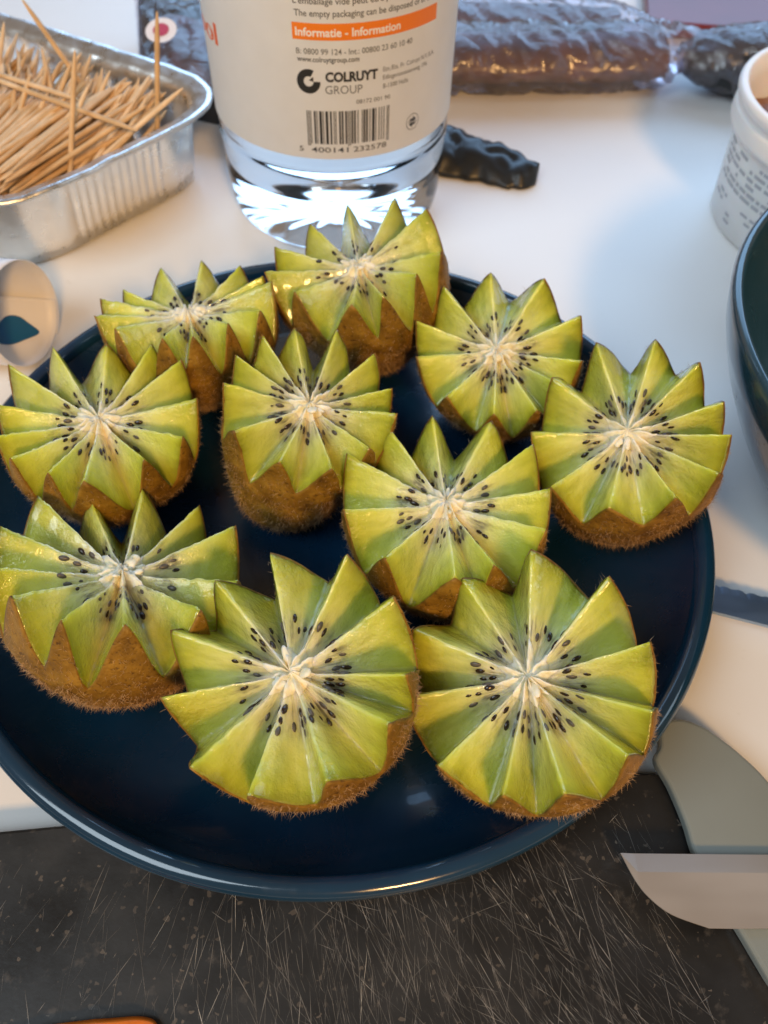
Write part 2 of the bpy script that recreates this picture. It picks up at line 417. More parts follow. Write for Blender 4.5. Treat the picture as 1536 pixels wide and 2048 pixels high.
# ------------------------------------------------------------------ plate
PX, PY = -.01402, .13055
plate = empty('plate', (PX, PY, 0)); tag(plate, 'round dark blue glazed plate carrying the cut kiwis', 'plate')
inner = smooth_prof([(.0001, .0060), (.030, .0060), (.060, .0061), (.074, .0068), (.084, .0098), (.0905, .0142), (.0948, .0190)], 6)
outer = smooth_prof([(.0978, .0182), (.0945, .0128), (.088, .0075), (.078, .0042), (.062, .0026), (.052, .0022), (.0505, .0003), (.046, .0003), (.0445, .0022), (.0001, .0026)], 5)
prof = inner + [(.0958, .0204)] + [(.0990, .0200)] + outer
V, F = lathe(prof, 192); o = mesh('dish', V, F, M['navy'], plate); fix_normals(o)
lip = [(.0948, .0187)] + smooth_prof([(.0949, .0197), (.0957, .0213), (.0972, .0220), (.0988, .0216), (.0998, .0203), (.0996, .0190), (.0980, .0180)], 5) + [(.0972, .0186)]
V, F = lathe(lip + [lip[0]], 192); o = mesh('rim', V, F, M['rim'], plate); fix_normals(o)

# ------------------------------------------------------------------ kiwis
KIWI=[
((-0.003,0.0),1.47,-0.01673,0.06702,0.04337,-0.2332,-0.1072,0.02542,[130.0,100.5,60.5,28.0,-9.4,-31.8,-65.7,-100.2,-130.0,-167.0,160.7],[0.987,0.999,1.008,1.0,0.985,1.007,1.001,0.999,1.002,0.988,1.021]),
((-0.003,-0.004),1.29,0.03040,0.06971,0.03926,-0.3253,-0.0813,0.02578,[154.6,117.5,81.2,41.3,5.1,-26.0,-47.6,-77.8,-104.1,-135.3,-172.4],[0.98,0.972,1.033,1.003,0.979,1.009,1.018,1.002,0.974,1.007,1.025]),
((0,0),1.12,-0.05751,0.09223,0.03616,0.1301,0.4117,0.02738,[175.2,144.2,120.9,93.0,62.4,32.9,-12.1,-41.7,-75.4,-100.6,-128.4,-152.4],[0.999,1.083,0.904,0.989,1.037,1.019,0.996,0.997,1.004,1.015,0.986,0.984]),
((0.0,-0.002),1.16,0.01473,0.11523,0.03589,-0.0643,0.0470,0.02577,[155.7,125.0,97.2,62.3,33.9,-0.1,-29.5,-66.3,-87.0,-124.4,-163.1],[1.05,0.968,0.986,1.008,1.028,0.969,1.01,0.98,1.038,0.978,0.985]),
((0,0),1.15,-0.07368,0.13840,0.03544,0.0796,0.0321,0.02560,[156.8,129.4,97.2,68.4,44.1,11.3,-21.3,-47.5,-81.4,-102.1,-125.3,-146.9,-173.4],[1.077,0.999,0.949,1.013,1.027,1.004,1.016,0.916,1.073,0.974,1.011,0.987,0.943]),
((-0.007,-0.0125),1.60,-0.01986,0.14065,0.04149,0.0950,-0.1493,0.02218,[154.2,129.5,106.1,76.4,44.5,12.6,-9.4,-41.4,-71.3,-104.4,-141.7,178.4],[1.004,0.995,0.963,1.015,1.008,0.968,1.03,0.979,1.033,0.987,1.001,0.989]),
((-0.004,-0.007),1.50,0.05946,0.13490,0.04197,-0.2870,-0.2489,0.02398,[135.5,99.9,65.1,33.9,3.8,-19.0,-43.2,-70.0,-109.0,-145.2,175.0],[0.966,1.005,1.033,0.982,0.964,1.009,1.058,0.967,0.971,1.041,0.99]),
((0,0),1.28,0.02984,0.16957,0.03616,-0.1576,-0.2664,0.02356,[159.7,126.6,90.6,51.5,11.8,-23.4,-44.4,-68.1,-95.0,-130.2,-171.5],[1.015,1.008,0.987,1.005,1.031,1.042,0.832,1.094,1.017,0.959,0.975]),
((0,0),1.37,-0.00979,0.19696,0.04154,-0.1874,0.0330,0.02594,[166.4,130.5,98.8,64.5,35.1,-17.2,-40.1,-69.9,-88.9,-134.1,-168.0],[1.007,0.919,0.983,1.027,1.014,1.043,0.941,1.074,1.009,0.922,1.082]),
((0,0),1.20,-0.05822,0.18118,0.03510,-0.0997,0.1916,0.02425,[159.4,121.0,89.9,53.9,22.8,11.5,-21.7,-44.7,-71.5,-89.9,-130.9,-156.3,-179.1],[0.914,1.006,0.975,0.944,0.989,1.073,1.081,0.887,1.03,1.049,0.976,1.082,1.035]),
]

KLAB = [
 'kiwi half at the front centre of the plate, tipped to face the viewer',
 'kiwi half leaning on the front right rim of the plate, closest to the plain knife',
 'kiwi half at the front left of the plate, tipped back with fuzzy brown front skin',
 'kiwi half right of the plate centre, between the right-hand kiwi and the front kiwis',
 'kiwi half at the left edge of the plate, nearest the curled sheet',
 'kiwi half in the middle of the plate, with a tall white core',
 'kiwi half overhanging the right rim of the plate, closest to the blue bowl',
 'kiwi half behind right of centre, with a yellow core, in front of the bare table',
 'tallest kiwi half at the back of the plate, directly in front of the bottle',
 'kiwi half at the back left of the plate, nearest the foil tray',
]
PHI_T, PHI_V = R_(15.5), R_(-18)
rk = random.Random(5)

def seed_mesh(name, mat, elong):
    V, F = [], []; nu, nv = 8, 5
    V.append((0, 0, -1))
    for j in range(1, nv):
        t = math.pi * j / nv
        for i in range(nu):
            a = 2 * math.pi * i / nu; V.append((math.sin(t) * math.cos(a), math.sin(t) * math.sin(a), -math.cos(t)))
    V.append((0, 0, 1))
    for i in range(nu): F.append((0, 1 + (i + 1) % nu, 1 + i))
    for j in range(nv - 2):
        for i in range(nu):
            a = 1 + j * nu + i; b = 1 + j * nu + (i + 1) % nu; F.append((a, b, b + nu, a + nu))
    for i in range(nu): F.append((1 + (nv - 2) * nu + i, 1 + (nv - 2) * nu + (i + 1) % nu, len(V) - 1))
    # long axis x, pointed towards the core, flat in z
    W = []
    for x, y, z in V:
        taper = 1 - .28 * max(0, -z) - .05 * max(0, z)
        W.append((z * elong, x * .00056 * taper, y * .00036 * taper))
    me = bpy.data.meshes.new(name); me.from_pydata(W, [], F); me.materials.append(mat); me.polygons.foreach_set('use_smooth', [True] * len(F)); me.update(); return me
SEEDS = [seed_mesh('seed', M['seed'], .00105), seed_mesh('seed', M['seed'], .00095), seed_mesh('seed_under', M['seed_veiled'], .00098)]

def make_kiwi(idx, data, label):
    ln, zh, cx, cy, cz, tx, ty, R, az, rr = data
    nz = Vector((math.sin(tx), math.sin(ty), 0)); nz.z = math.sqrt(1 - nz.length_squared)
    ex = Vector((0, 1, 0)).cross(nz).normalized(); ey = nz.cross(ex)
    D = zh * R
    base = Vector((cx, cy, cz)) - nz * D
    root = empty('kiwi_half', base)
    root.matrix_world = Matrix(((ex.x, ey.x, nz.x, base.x), (ex.y, ey.y, nz.y, base.y), (ex.z, ey.z, nz.z, base.z), (0, 0, 0, 1)))
    tag(root, label, 'kiwi', 'cut kiwi halves on the plate')
    off = Vector((0, 0, D)); ph = idx * 17.3
    # --- knots round the fruit: tips and valleys
    order = sorted(zip([R_(a) % (2 * math.pi) for a in az], rr)); T = len(order)
    kn = []
    for i, (a, r) in enumerate(order):
        b = order[(i + 1) % T][0] + (2 * math.pi if i == T - 1 else 0)
        r2 = order[(i + 1) % T][1]; r = min(1.07, max(.93, r)); r2 = min(1.07, max(.93, r2))
        gap = b - a; amp = min(1.0, gap / R_(26)) * rk.uniform(.93, 1.12)
        kn.append((a, r, PHI_T + rk.gauss(0, .022), True))
        kn.append((a + gap * rk.uniform(.34, .66), (r + r2) / 2 * 1.0, PHI_T + (PHI_V - PHI_T) * amp + rk.gauss(0, .04), False))
    H = 12                                                     # samples per half tooth
    th, ra, fi, ridge = [], [], [], []
    for i, k in enumerate(kn):
        k2 = kn[(i + 1) % len(kn)]; b = k2[0] + (2 * math.pi if i == len(kn) - 1 else 0)
        for j in range(H):
            t = j / H
            th.append(k[0] + (b - k[0]) * t); ra.append(k[1] + (k2[1] - k[1]) * t)
            e = t + .05 * math.sin(2 * math.pi * t) * (-1 if k[3] else -1)     # slightly rounded crest, soft valley
            fi.append(k[2] + (k2[2] - k[2]) * e); ridge.append((1 - t) if k[3] else t)
    n = len(th)
    def rho(phi, f, inset=0.0):
        b = D if phi < 0 else D * 1.05
        r0 = 1 / math.sqrt((math.cos(phi) / R) ** 2 + (math.sin(phi) / b) ** 2)
        if math.cos(phi) > .05: r0 = min(r0, R * .972 / math.cos(phi))
        fade = 1 if phi > -.35 else max(0, 1 - (-.35 - phi) / .9)
        return r0 * (1 + (f - 1) * fade) * (1 - .035 * min(1, max(0, -.05 - phi) / .55)) - inset
    NS = 40; INS = .00035
    lean = Vector((ln[0], ln[1], 0))
    def body(t, p, f, inset=0.0, grow=0.0):
        """point on the fruit's outside at azimuth t, elevation p; the stem end may lie off the cut's axis"""
        v = Vector((math.cos(t) * math.cos(p), math.sin(t) * math.cos(p), math.sin(p))) * (rho(p, f, inset) + grow)
        return v + lean * (max(0, -v.z / D) ** 1.3)
    def surf(i, s):
        v = body(th[i], fi[i], ra[i], INS) * s
        q = v * 1000 + Vector((ph, ph, 0))
        z = noise.noise(q * .35) * .00045 * min(1, s * 2) + noise.noise(q * 1.5) * .00013
        z += noise.noise(q * 3.6) * .00011 * (.4 + 1.6 * ridge[i] ** 4) + noise.noise(q * .9) * .00022 * ridge[i] ** 2
        # torn, lumpy middle
        if s < .26:
            k = 1 - s / .26
            z += k * (.0008 + .0010 * noise.noise(q * .55)) + k * .0006 * noise.noise(q * 1.2)
        v.z += z
        return v
    V, F, sa, sv = [], [], [], []
    ss = [.03] + [.03 + .97 * (j / NS) ** .95 for j in range(1, NS + 1)]
    for s in ss:
        for i in range(n):
            v = surf(i, s); V.append(v + off); sa.append(s)
            sv.append((math.cos(th[i]) * 9 + ph, math.sin(th[i]) * 9, s * 2.2))
    for j in range(NS):
        for i in range(n):
            a = j * n + i; b = j * n + (i + 1) % n; F.append((a, b, b + n, a + n))
    c = len(V); V.append(Vector((0, 0, .001)) + off); sa.append(0); sv.append((ph, 0, 0))
    for i in range(n): F.append((c, (i + 1) % n, i))
    # closed underside of the flesh, just inside the skin
    last = NS * n; NB = 9
    for j in range(1, NB + 1):
        for i in range(n):
            p = fi[i] + (-math.pi / 2 - fi[i]) * (j / (NB + .6)); V.append(body(th[i], p, ra[i], INS) + off); sa.append(1); sv.append((ph, 0, 0))
    for j in range(NB):
        for i in range(n):
            a = last + i if j == 0 else c + 1 + (j - 1) * n + i; b = last + (i + 1) % n if j == 0 else c + 1 + (j - 1) * n + (i + 1) % n
            a2 = c + 1 + j * n + i; b2 = c + 1 + j * n + (i + 1) % n; F.append((a, b, b2, a2))
    e = len(V); V.append(Vector((0, 0, -D + INS)) + lean + off); sa.append(1); sv.append((ph, 0, 0)); lb = c + 1 + (NB - 1) * n
    for i in range(n): F.append((e, lb + i, lb + (i + 1) % n))
    fl = mesh('flesh', V, F, M['flesh'], root)
    at = fl.data.attributes.new('s', 'FLOAT', 'POINT'); at.data.foreach_set('value', sa)
    at = fl.data.attributes.new('streak', 'FLOAT_VECTOR', 'POINT'); at.data.foreach_set('vector', [x for v in sv for x in v])
    at = fl.data.attributes.new('tone', 'FLOAT', 'POINT'); at.data.foreach_set('value', [1.0 + rk.uniform(-.06, .06)] * len(V))
    fix_normals(fl)
    # keep crest and valley edges crisp
    # --- skin shell
    V, F = [], []; NK = 26; P = []
    for j in range(NK + 1):
        for i in range(n):
            p = fi[i] + (-math.pi / 2 - fi[i]) * min(.998, (j / NK) ** 1.0); t = th[i]; L = rho(p, ra[i])
            d = Vector((math.cos(t) * math.cos(p), math.sin(t) * math.cos(p), math.sin(p)))
            q = d * 22 + Vector((ph, 0, ph)); v = body(t, p, ra[i], 0, .00025 * noise.noise(q * .5) if j else 0)
            V.append(v + off); P.append(d)
    for j in range(NK):
        for i in range(n):
            a = j * n + i; b = j * n + (i + 1) % n; F.append((a, a + n, b + n, b))
    # inner return so that the cut edge of the skin has thickness
    k0 = len(V)
    for i in range(n):
        V.append(body(th[i], fi[i], ra[i], INS * 1.4) + off - Vector((0, 0, .0001)))
    for i in range(n): F.append((k0 + i, i, (i + 1) % n, k0 + (i + 1) % n))
    sk = mesh('skin', V, F, M['skin'], root)
    # --- fuzz
    hv, hf = [], []
    for h in range(15000):
        i = rk.randrange(n); u = rk.random() ** .75; p = fi[i] + (-math.pi / 2 - fi[i]) * u
        if rk.random() > math.cos(p) + .06: continue
        dens = min(1, .30 + .9 * u)
        if rk.random() > dens: continue
        t = th[i] + rk.uniform(0, .04); d = Vector((math.cos(t) * math.cos(p), math.sin(t) * math.cos(p), math.sin(p)))
        b = body(t, p, ra[i], .0001)
        tan = Vector((rk.gauss(0, 1), rk.gauss(0, 1), rk.gauss(0, 1))); tan = (tan - d * tan.dot(d)); tan.normalize()
        dr = (d * rk.uniform(.25, 1.0) + tan * rk.uniform(.2, .9)).normalized()
        L = rk.uniform(.0007, .0018) * (1.3 if u > .3 else .8); w = rk.uniform(.000035, .00007)
        x = dr.orthogonal().normalized() * w; y = dr.cross(x); k = len(hv)
        m_ = b + dr * L * .55 + tan * L * .06; tip = b + dr * L + tan * L * .22
        hv += [b + x + off, b - x * .5 + y * .87 + off, b - x * .5 - y * .87 + off, tip + off]
        hf += [(k, k + 1, k + 3), (k + 1, k + 2, k + 3), (k + 2, k, k + 3)]
    fz = mesh('fuzz', hv, hf, M['fuzz'], sk); tag(fz, kind='stuff')
    # --- torn core: a lumpy heart and shreds running out along the crests
    V, F = [], []; a2 = 9; st_ = 3; ids = list(range(0, n, st_)); a1 = len(ids); cs = rk.uniform(1.15, 1.5)
    V.append(surf(0, .0) + off + Vector((0, 0, .0007)))
    for j in range(1, a2 + 1):
        u = j / a2
        for i in ids:
            t = th[i]; smax = cs * (.125 + .065 * ridge[i] ** 2 + .06 * noise.noise((math.cos(t) * 2.2 + ph, math.sin(t) * 2.2, 1)) + .03 * noise.noise((math.cos(t) * 7 + ph, math.sin(t) * 7, 2)))
            p = surf(i, max(.02, smax * u)); q = p * 1000 + Vector((ph, 0, ph))
            lift = .0014 * (1 - u ** 2) * (.7 + .4 * ridge[i]) + (.0016 * noise.noise(q * .55) + .0007 * noise.noise(q * 1.4)) * (1 - .6 * u) + .00008
            if j == a2: lift = -.0005
            V.append(p + off + Vector((0, 0, lift)))
    for i in range(a1): F.append((0, 1 + i, 1 + (i + 1) % a1))
    for j in range(a2 - 1):
        for i in range(a1):
            a = 1 + j * a1 + i; b = 1 + j * a1 + (i + 1) % a1; F.append((a, a + a1, b + a1, b))
    co = mesh('core', V, F, M['core'], root)
    for q in range(rk.randint(1, 3)):
        tips = [k for k in kn if k[3]]; k_ = rk.choice(tips); t = k_[0] + rk.gauss(0, .3)
        r0 = R * rk.uniform(.05, .09); r1 = R * rk.uniform(.14, .22); lift = rk.uniform(-.0006, .0012); wd = rk.uniform(.0005, .0016)
        V, F = [], []; nn = 7; ms = 8
        for j in range(nn):
            u = j / (nn - 1); r = r0 + (r1 - r0) * u; w = wd * (1 - .45 * u ** 2) * (1 if 0 < j < 6 else .55)
            zc = .0010 + r * math.tan(k_[2]) * .6 + lift * math.sin(math.pi * .5 * u) * (1.6 if q == 0 else 1) + .0003 * noise.noise((r * 900, ph, q))
            for m_ in range(ms):
                a = 2 * math.pi * m_ / ms; ww = w * (1 + .35 * noise.noise((j * .9 + q * 5, a, ph)))
                V.append(off + Vector((r * math.cos(t) - math.sin(t) * ww * math.cos(a), r * math.sin(t) + math.cos(t) * ww * math.cos(a), zc + ww * .6 * math.sin(a))))
        for j in range(nn - 1):
            for m_ in range(ms): F.append((j * ms + m_, j * ms + (m_ + 1) % ms, j * ms + ms + (m_ + 1) % ms, j * ms + ms + m_))
        F.append(tuple(range(ms - 1, -1, -1))); F.append(tuple(range((nn - 1) * ms, nn * ms)))
        mesh('core_shred', V, F, M['core'], co)
    # --- seeds on the cut faces
    for f in range(len(kn)):
        pl = []; want = rk.choice((2, 3, 4, 4, 5)); tries = 0
        while len(pl) < want and tries < 40:
            tries += 1; u = rk.uniform(.14, .80); s = rk.uniform(.30, .49)
            i = (f * H + int(u * H)) % n
            a = surf(i, s); b = surf((i + 1) % n, s); fr = u * H - int(u * H); p = a.lerp(b, fr)
            if any((p - q).length < .0018 for q in pl): continue
            pl.append(p)
            rad = (surf(i, s + .06) - surf(i, s - .06)).normalized(); tg = (surf((i + 2) % n, s) - surf((i - 1) % n, s)).normalized()
            nn_ = rad.cross(tg).normalized()
            if nn_.z < 0: nn_ = -nn_
            rad = (rad + tg * rk.gauss(0, .16)).normalized(); tg = nn_.cross(rad)
            so = bpy.data.objects.new('seed', SEEDS[2] if rk.random() < .30 else SEEDS[rk.randrange(2)]); col.objects.link(so); so.parent = root
            pos = p + off + nn_ * rk.uniform(-.00022, .00012); k = rk.uniform(.85, 1.28)
            so.matrix_local = Matrix(((rad.x * k, tg.x * k, nn_.x * k, pos.x), (rad.y * k, tg.y * k, nn_.y * k, pos.y), (rad.z * k, tg.z * k, nn_.z * k, pos.z), (0, 0, 0, 1)))
    return root
for i, d_ in enumerate(KIWI): make_kiwi(i, d_, KLAB[i])

# ------------------------------------------------------------------ bottle with printed label
BX, BY, BR = -.0245, .300, .0430
bottle = empty('plastic_bottle', (BX, BY, 0)); tag(bottle, 'large clear plastic bottle of clear liquid with a printed cream label', 'bottle')
prof = [(.0001, .0035), (.020, .0030), (.030, .0012), (.0350, .0002)] + smooth_prof([(.0372, .0006), (.0398, .0030), (.0412, .0075), (.0419, .014), (.0424, .0205)], 4) + \
    smooth_prof([(.0418, .0235), (.0424, .0262), (.0428, .0300), (.0430, .0335), (.0424, .0358), (.0430, .0380)], 4) + [(.0430, .060), (.0430, .100), (.0430, .150), (.0430, .165)] + \
    smooth_prof([(.0420, .178), (.036, .200), (.026, .218), (.0165, .230), (.0135, .238), (.0135, .250)], 5) + [(.0001, .250)]
V, F = lathe(prof, 144)
V = [(x * (1 + .0015 * max(0, 1 - z / .022) * math.cos(18 * math.atan2(y, x))), y * (1 + .0015 * max(0, 1 - z / .022) * math.cos(18 * math.atan2(y, x))), z + (.0001 * (1 + math.cos(18 * math.atan2(y, x))) if math.hypot(x, y) < .034 and z < .01 and math.hypot(x, y) > .01 else 0)) for x, y, z in V]
o = mesh('body', V, F, M['bottle'], bottle); fix_normals(o)
V, F = lathe([(.0001, .2505), (.0152, .2505), (.0155, .252), (.0155, .270), (.0146, .272), (.0001, .272)], 48); o = mesh('cap', V, F, M['cap'], bottle); fix_normals(o)
RL = .04335
V, F = lathe([(RL, .0410), (RL, .100), (RL, .158)], 128)
label = mesh('label', V, F, M['label'], bottle); fix_normals(label)

def bend(verts, lift=.00006, r=RL):
    """flat (arc, z) in metres onto the label; arc 0 faces the viewer (-y)"""
    return [((r + lift) * math.sin(a / r), -(r + lift) * math.cos(a / r), z) for a, z in verts]

def text_geo(s, bold=0.0, size=1.0):
    c = bpy.data.curves.new('t', 'FONT'); c.body = s; c.size = size; c.offset = bold; c.resolution_u = 3; c.fill_mode = 'FRONT'
    o = bpy.data.objects.new('t', c); col.objects.link(o)
    dg = bpy.context.evaluated_depsgraph_get(); dg.update(); me = o.evaluated_get(dg).to_mesh()
    V = [(v.co.x, v.co.y) for v in me.vertices]; F = [tuple(p.vertices) for p in me.polygons]
    o.evaluated_get(dg).to_mesh_clear(); bpy.data.objects.remove(o); bpy.data.curves.remove(c)
    return V, F

def print_line(s, x0, x1, zb, h, mat, bold=0.0, lift=.00006, slope=0.0):
    """text from arc x0 to x1, baseline zb, capital height h (metres)"""
    V, F = text_geo(s, bold)
    mx = max(v[0] for v in V); mn = min(v[0] for v in V); cap = .70
    W = [(x0 + (x - mn) / (mx - mn) * (x1 - x0), zb + y / cap * h + slope * (x - mn) / (mx - mn)) for x, y in V]
    return mesh('lettering', bend(W, lift), F, mat, label, smooth=False)
mm = .001
print_line("L'emballage vide peut être jeté dans les poubelles", -7.6 * mm, 44 * mm, 88.6 * mm, 1.75 * mm, M['grey_ink'], .012)
print_line('The empty packaging can be disposed of in the bin', -7.4 * mm, 42.5 * mm, 85.3 * mm, 1.75 * mm, M['grey_ink'], .012)
nb = 24; W = [(-8.3 * mm + (49.4 * mm) * i / nb, z) for i in range(nb + 1) for z in (78.75 * mm, 83.45 * mm)]
mesh('orange_band', bend(W, .00005), [(2 * i, 2 * i + 2, 2 * i + 3, 2 * i + 1) for i in range(nb)], M['orange'], label, smooth=False)
print_line('Informatie - Information', -7.3 * mm, 25.6 * mm, 79.85 * mm, 2.35 * mm, M['white'], .022, .00012)
print_line('B: 0800 99 124 - Int.: 00800 23 60 10 40', -7.4 * mm, 30.4 * mm, 74.7 * mm, 1.65 * mm, M['grey_ink'], .006)
print_line('www.colruytgroup.com', -7.2 * mm, 12.0 * mm, 72.5 * mm, 1.5 * mm, M['ink'], .012)
print_line('COLRUYT', 1.3 * mm, 18.1 * mm, 66.75 * mm, 2.75 * mm, M['ink'], .045)
print_line('GROUP', 1.2 * mm, 13.0 * mm, 62.9 * mm, 2.6 * mm, M['grey_ink'], -.004)
print_line('Etn./Ets. Fr. Colruyt N.V./S.A.', 19.9 * mm, 41.0 * mm, 68.4 * mm, 1.4 * mm, M['grey_ink'], .004)
print_line('Edingensesteenweg 196', 19.9 * mm, 37.6 * mm, 65.9 * mm, 1.4 * mm, M['grey_ink'], .004)
print_line('B-1500 Halle', 20.0 * mm, 29.4 * mm, 63.2 * mm, 1.4 * mm, M['grey_ink'], .004)
print_line('08172 001 90', 11.0 * mm, 22.6 * mm, 59.5 * mm, 1.3 * mm, M['grey_ink'], .004)
print_line('5', -8.3 * mm, -6.9 * mm, 43.5 * mm, 1.75 * mm, M['ink'], .004)
print_line('400141', -4.2 * mm, 8.2 * mm, 43.5 * mm, 1.75 * mm, M['ink'], .004)
print_line('232578', 10.0 * mm, 21.6 * mm, 43.5 * mm, 1.75 * mm, M['ink'], .004)
print_line('alcool', -72 * mm, -40 * mm, 68.8 * mm, 6.2 * mm, M['red'], .03)
# ring logo with a notch: arc from 75 degrees round to 5 degrees, with the small inner hook
cxl, czl, ro, ri = -4.0 * mm, 66.55 * mm, 3.75 * mm, 1.55 * mm
W, F = [], []
for i in range(41):
    a = R_(62 + (360 - 62) * i / 40); W += [(cxl + ro * math.cos(a), czl + ro * math.sin(a)), (cxl + ri * math.cos(a), czl + ri * math.sin(a))]
F = [(2 * i, 2 * i + 2, 2 * i + 3, 2 * i + 1) for i in range(40)]
b = len(W); W += [(cxl + .1 * mm, czl + .35 * mm), (cxl + 1.5 * mm, czl + 1.5 * mm), (cxl + 1.55 * mm, czl + .0 * mm)]; F.append((b, b + 2, b + 1))
mesh('ring_logo', bend(W), F, M['ink'], label, smooth=False)
# barcode (EAN-13, 5400141232578)
Lc = ['0001101', '0011001', '0010011', '0111101', '0100011', '0110001', '0101111', '0111011', '0110111', '0001011']
Gc = [''.join('1' if c == '0' else '0' for c in s)[::-1] for s in Lc]; Rc = [''.join('1' if c == '0' else '0' for c in s) for s in Lc]
par = 'LGGLLG'; code = '5400141232578'
bits = '101' + ''.join((Lc if p == 'L' else Gc)[int(c)] for p, c in zip(par, code[1:7])) + '01010' + ''.join(Rc[int(c)] for c in code[7:]) + '101'
x0, x1 = -5.2 * mm, 22.4 * mm; u = (x1 - x0) / len(bits); i = 0; bars = empty
while i < len(bits):
    if bits[i] == '1':
        j = i
        while j < len(bits) and bits[j] == '1': j += 1
        long_ = i < 3 or i >= len(bits) - 3 or 44 < i < 50
        W = [(x0 + i * u, (45.7 if long_ else 46.4) * mm), (x0 + j * u, (45.7 if long_ else 46.4) * mm), (x0 + j * u, 57.4 * mm), (x0 + i * u, 57.4 * mm)]
        mesh('bar', bend(W), [(0, 1, 2, 3)], M['ink'], label, smooth=False); i = j
    else: i += 1
# recycling mark: ring and two arrows
cx_, cz_ = 32.2 * mm, 49.2 * mm; W, F = [], []
for i in range(33):
    a = 2 * math.pi * i / 32; W += [(cx_ + 2.75 * mm * math.cos(a), cz_ + 2.75 * mm * math.sin(a)), (cx_ + 2.55 * mm * math.cos(a), cz_ + 2.55 * mm * math.sin(a))]
F = [(2 * i, 2 * i + 2, 2 * i + 3, 2 * i + 1) for i in range(32)]
for s_ in (1, -1):
    b = len(W); arr = [(-2.1, -.3), (-1.0, 1.1), (.1, 1.0), (.1, 1.9), (1.7, .5), (.1, -.5), (.1, .3), (-.9, .2)]
    W += [(cx_ + s_ * x * mm * .95, cz_ + s_ * (y + .15) * mm * .95) for x, y in arr]; F.append(tuple(range(b, b + 8)))
mesh('recycling_mark', bend(W), F, M['ink'], label, smooth=False)

# ------------------------------------------------------------------ foil tray
tray = empty('foil_tray', (-.150, .300, 0)); tag(tray, 'aluminium foil tray with pleated walls holding toothpicks', 'tray')
ti = Matrix.Translation((.150, -.300, 0))
cor = [Vector((-.135, .226)), Vector((-.0625, .3150)), Vector((-.240, .406)), Vector((-.313, .318))]
def rounded(cor, r, inset=0.0, k=14, m_=46):
    c = sum(cor, Vector((0, 0))) / 4; out = []
    for i in range(4):
        a, b, d = cor[i - 1], cor[i], cor[(i + 1) % 4]
        u, v = (a - b).normalized(), (d - b).normalized()
        p, q = b + u * r, b + v * r
        for j in range(k + 1):
            t = j / k; out.append(p * (1 - t) ** 2 + b * 2 * t * (1 - t) + q * t * t)
        nx = cor[(i + 1) % 4]; w = (cor[(i + 2) % 4] - nx).normalized(); e = nx - v * r
        for j in range(1, m_): out.append(q.lerp(e, j / m_))
    res = []
    n = len(out)
    for i, p in enumerate(out):
        t = (out[(i + 1) % n] - out[i - 1]).normalized(); nr = Vector((t.y, -t.x))
        if nr.dot(p - c) < 0: nr = -nr
        res.append((p, nr))
    return res
rr_ = rounded(cor, .036); n = len(rr_); V, F = [], []
lev = [(.0010, -.009, 0), (.0012, -.0068, .3), (.008, -.0056, 1), (.018, -.0042, 1), (.0285, -.0026, .9), (.0318, -.0020, .15), (.0330, -.0002, 0), (.0338, .0035, 0), (.0344, .0048, 0), (.0338, .0060, 0), (.0328, .0058, 0), (.0325, .0046, 0)]
for z, of, am in lev:
    for i, (p, nr) in enumerate(rr_):
        pl_ = am * .00065 * math.sin(i * math.pi * .5 * 1.0 + (.6 * noise.noise((i * .1, 0, 0)))) + (.0006 * noise.noise((p.x * 160, p.y * 160, z * 60)))
        q = p + nr * (of - .002 + pl_); V.append((q.x, q.y, z + (.0006 * noise.noise((p.x * 90, p.y * 90, 5)) if z > .03 else 0)))
for j in range(len(lev) - 1):
    for i in range(n): F.append((j * n + i, j * n + (i + 1) % n, (j + 1) * n + (i + 1) % n, (j + 1) * n + i))
wl = mesh('wall', V, F, M['foil'], tray, mw=ti); m_ = wl.modifiers.new('s', 'SOLIDIFY'); m_.thickness = .00015
V = [(p.x - nr.x * .0108, p.y - nr.y * .0108, .0011) for p, nr in rr_]; mesh('bottom', V, [tuple(range(n))], M['foil'], tray, smooth=False, mw=ti)

# ------------------------------------------------------------------ toothpicks
def pick_mesh():
    prof = [(-.0325, .00012), (-.0318, .00035), (-.0300, .0006), (-.0270, .00085), (-.024, .0010), (0, .00104), (.024, .0010), (.0270, .00085), (.0300, .0006), (.0318, .00035), (.0325, .00012)]
    V, F = [], []; k = 7
    for x, r in prof:
        for i in range(k): V.append((x, r * math.cos(2 * math.pi * i / k), r * math.sin(2 * math.pi * i / k)))
    for j in range(len(prof) - 1):
        for i in range(k): F.append((j * k + i, j * k + (i + 1) % k, j * k + k + (i + 1) % k, j * k + k + i))
    F.append(tuple(range(k - 1, -1, -1))); F.append(tuple(range(len(V) - k, len(V))))
    me = bpy.data.meshes.new('toothpick'); me.from_pydata(V, [], F); me.materials.append(M['wood']); me.polygons.foreach_set('use_smooth', [True] * len(F)); me.update(); return me
PK = pick_mesh(); rp = random.Random(3)
def pick(tip, direction, label, group):
    """a toothpick whose upper end is at tip and which runs back along -direction"""
    d = Vector(direction).normalized(); o = bpy.data.objects.new('toothpick', PK); col.objects.link(o)
    o.location = Vector(tip) - d * .0325; o.rotation_mode = 'QUATERNION'; o.rotation_quaternion = Vector((1, 0, 0)).rotation_difference(d)
    tag(o, label, 'toothpick', group)
e1 = (cor[1] - cor[0]).normalized(); e2 = (cor[2] - cor[1]).normalized()
def tp(a, b, z): p = cor[0] + e1 * a + e2 * b; return (p.x, p.y, z)
LA = ('pale toothpick lying in the flat front bundle of the foil tray', 'toothpicks in the flat front bundle')
LB = ('golden toothpick slanting up in the loose back heap of the foil tray', 'toothpicks in the loose back heap')
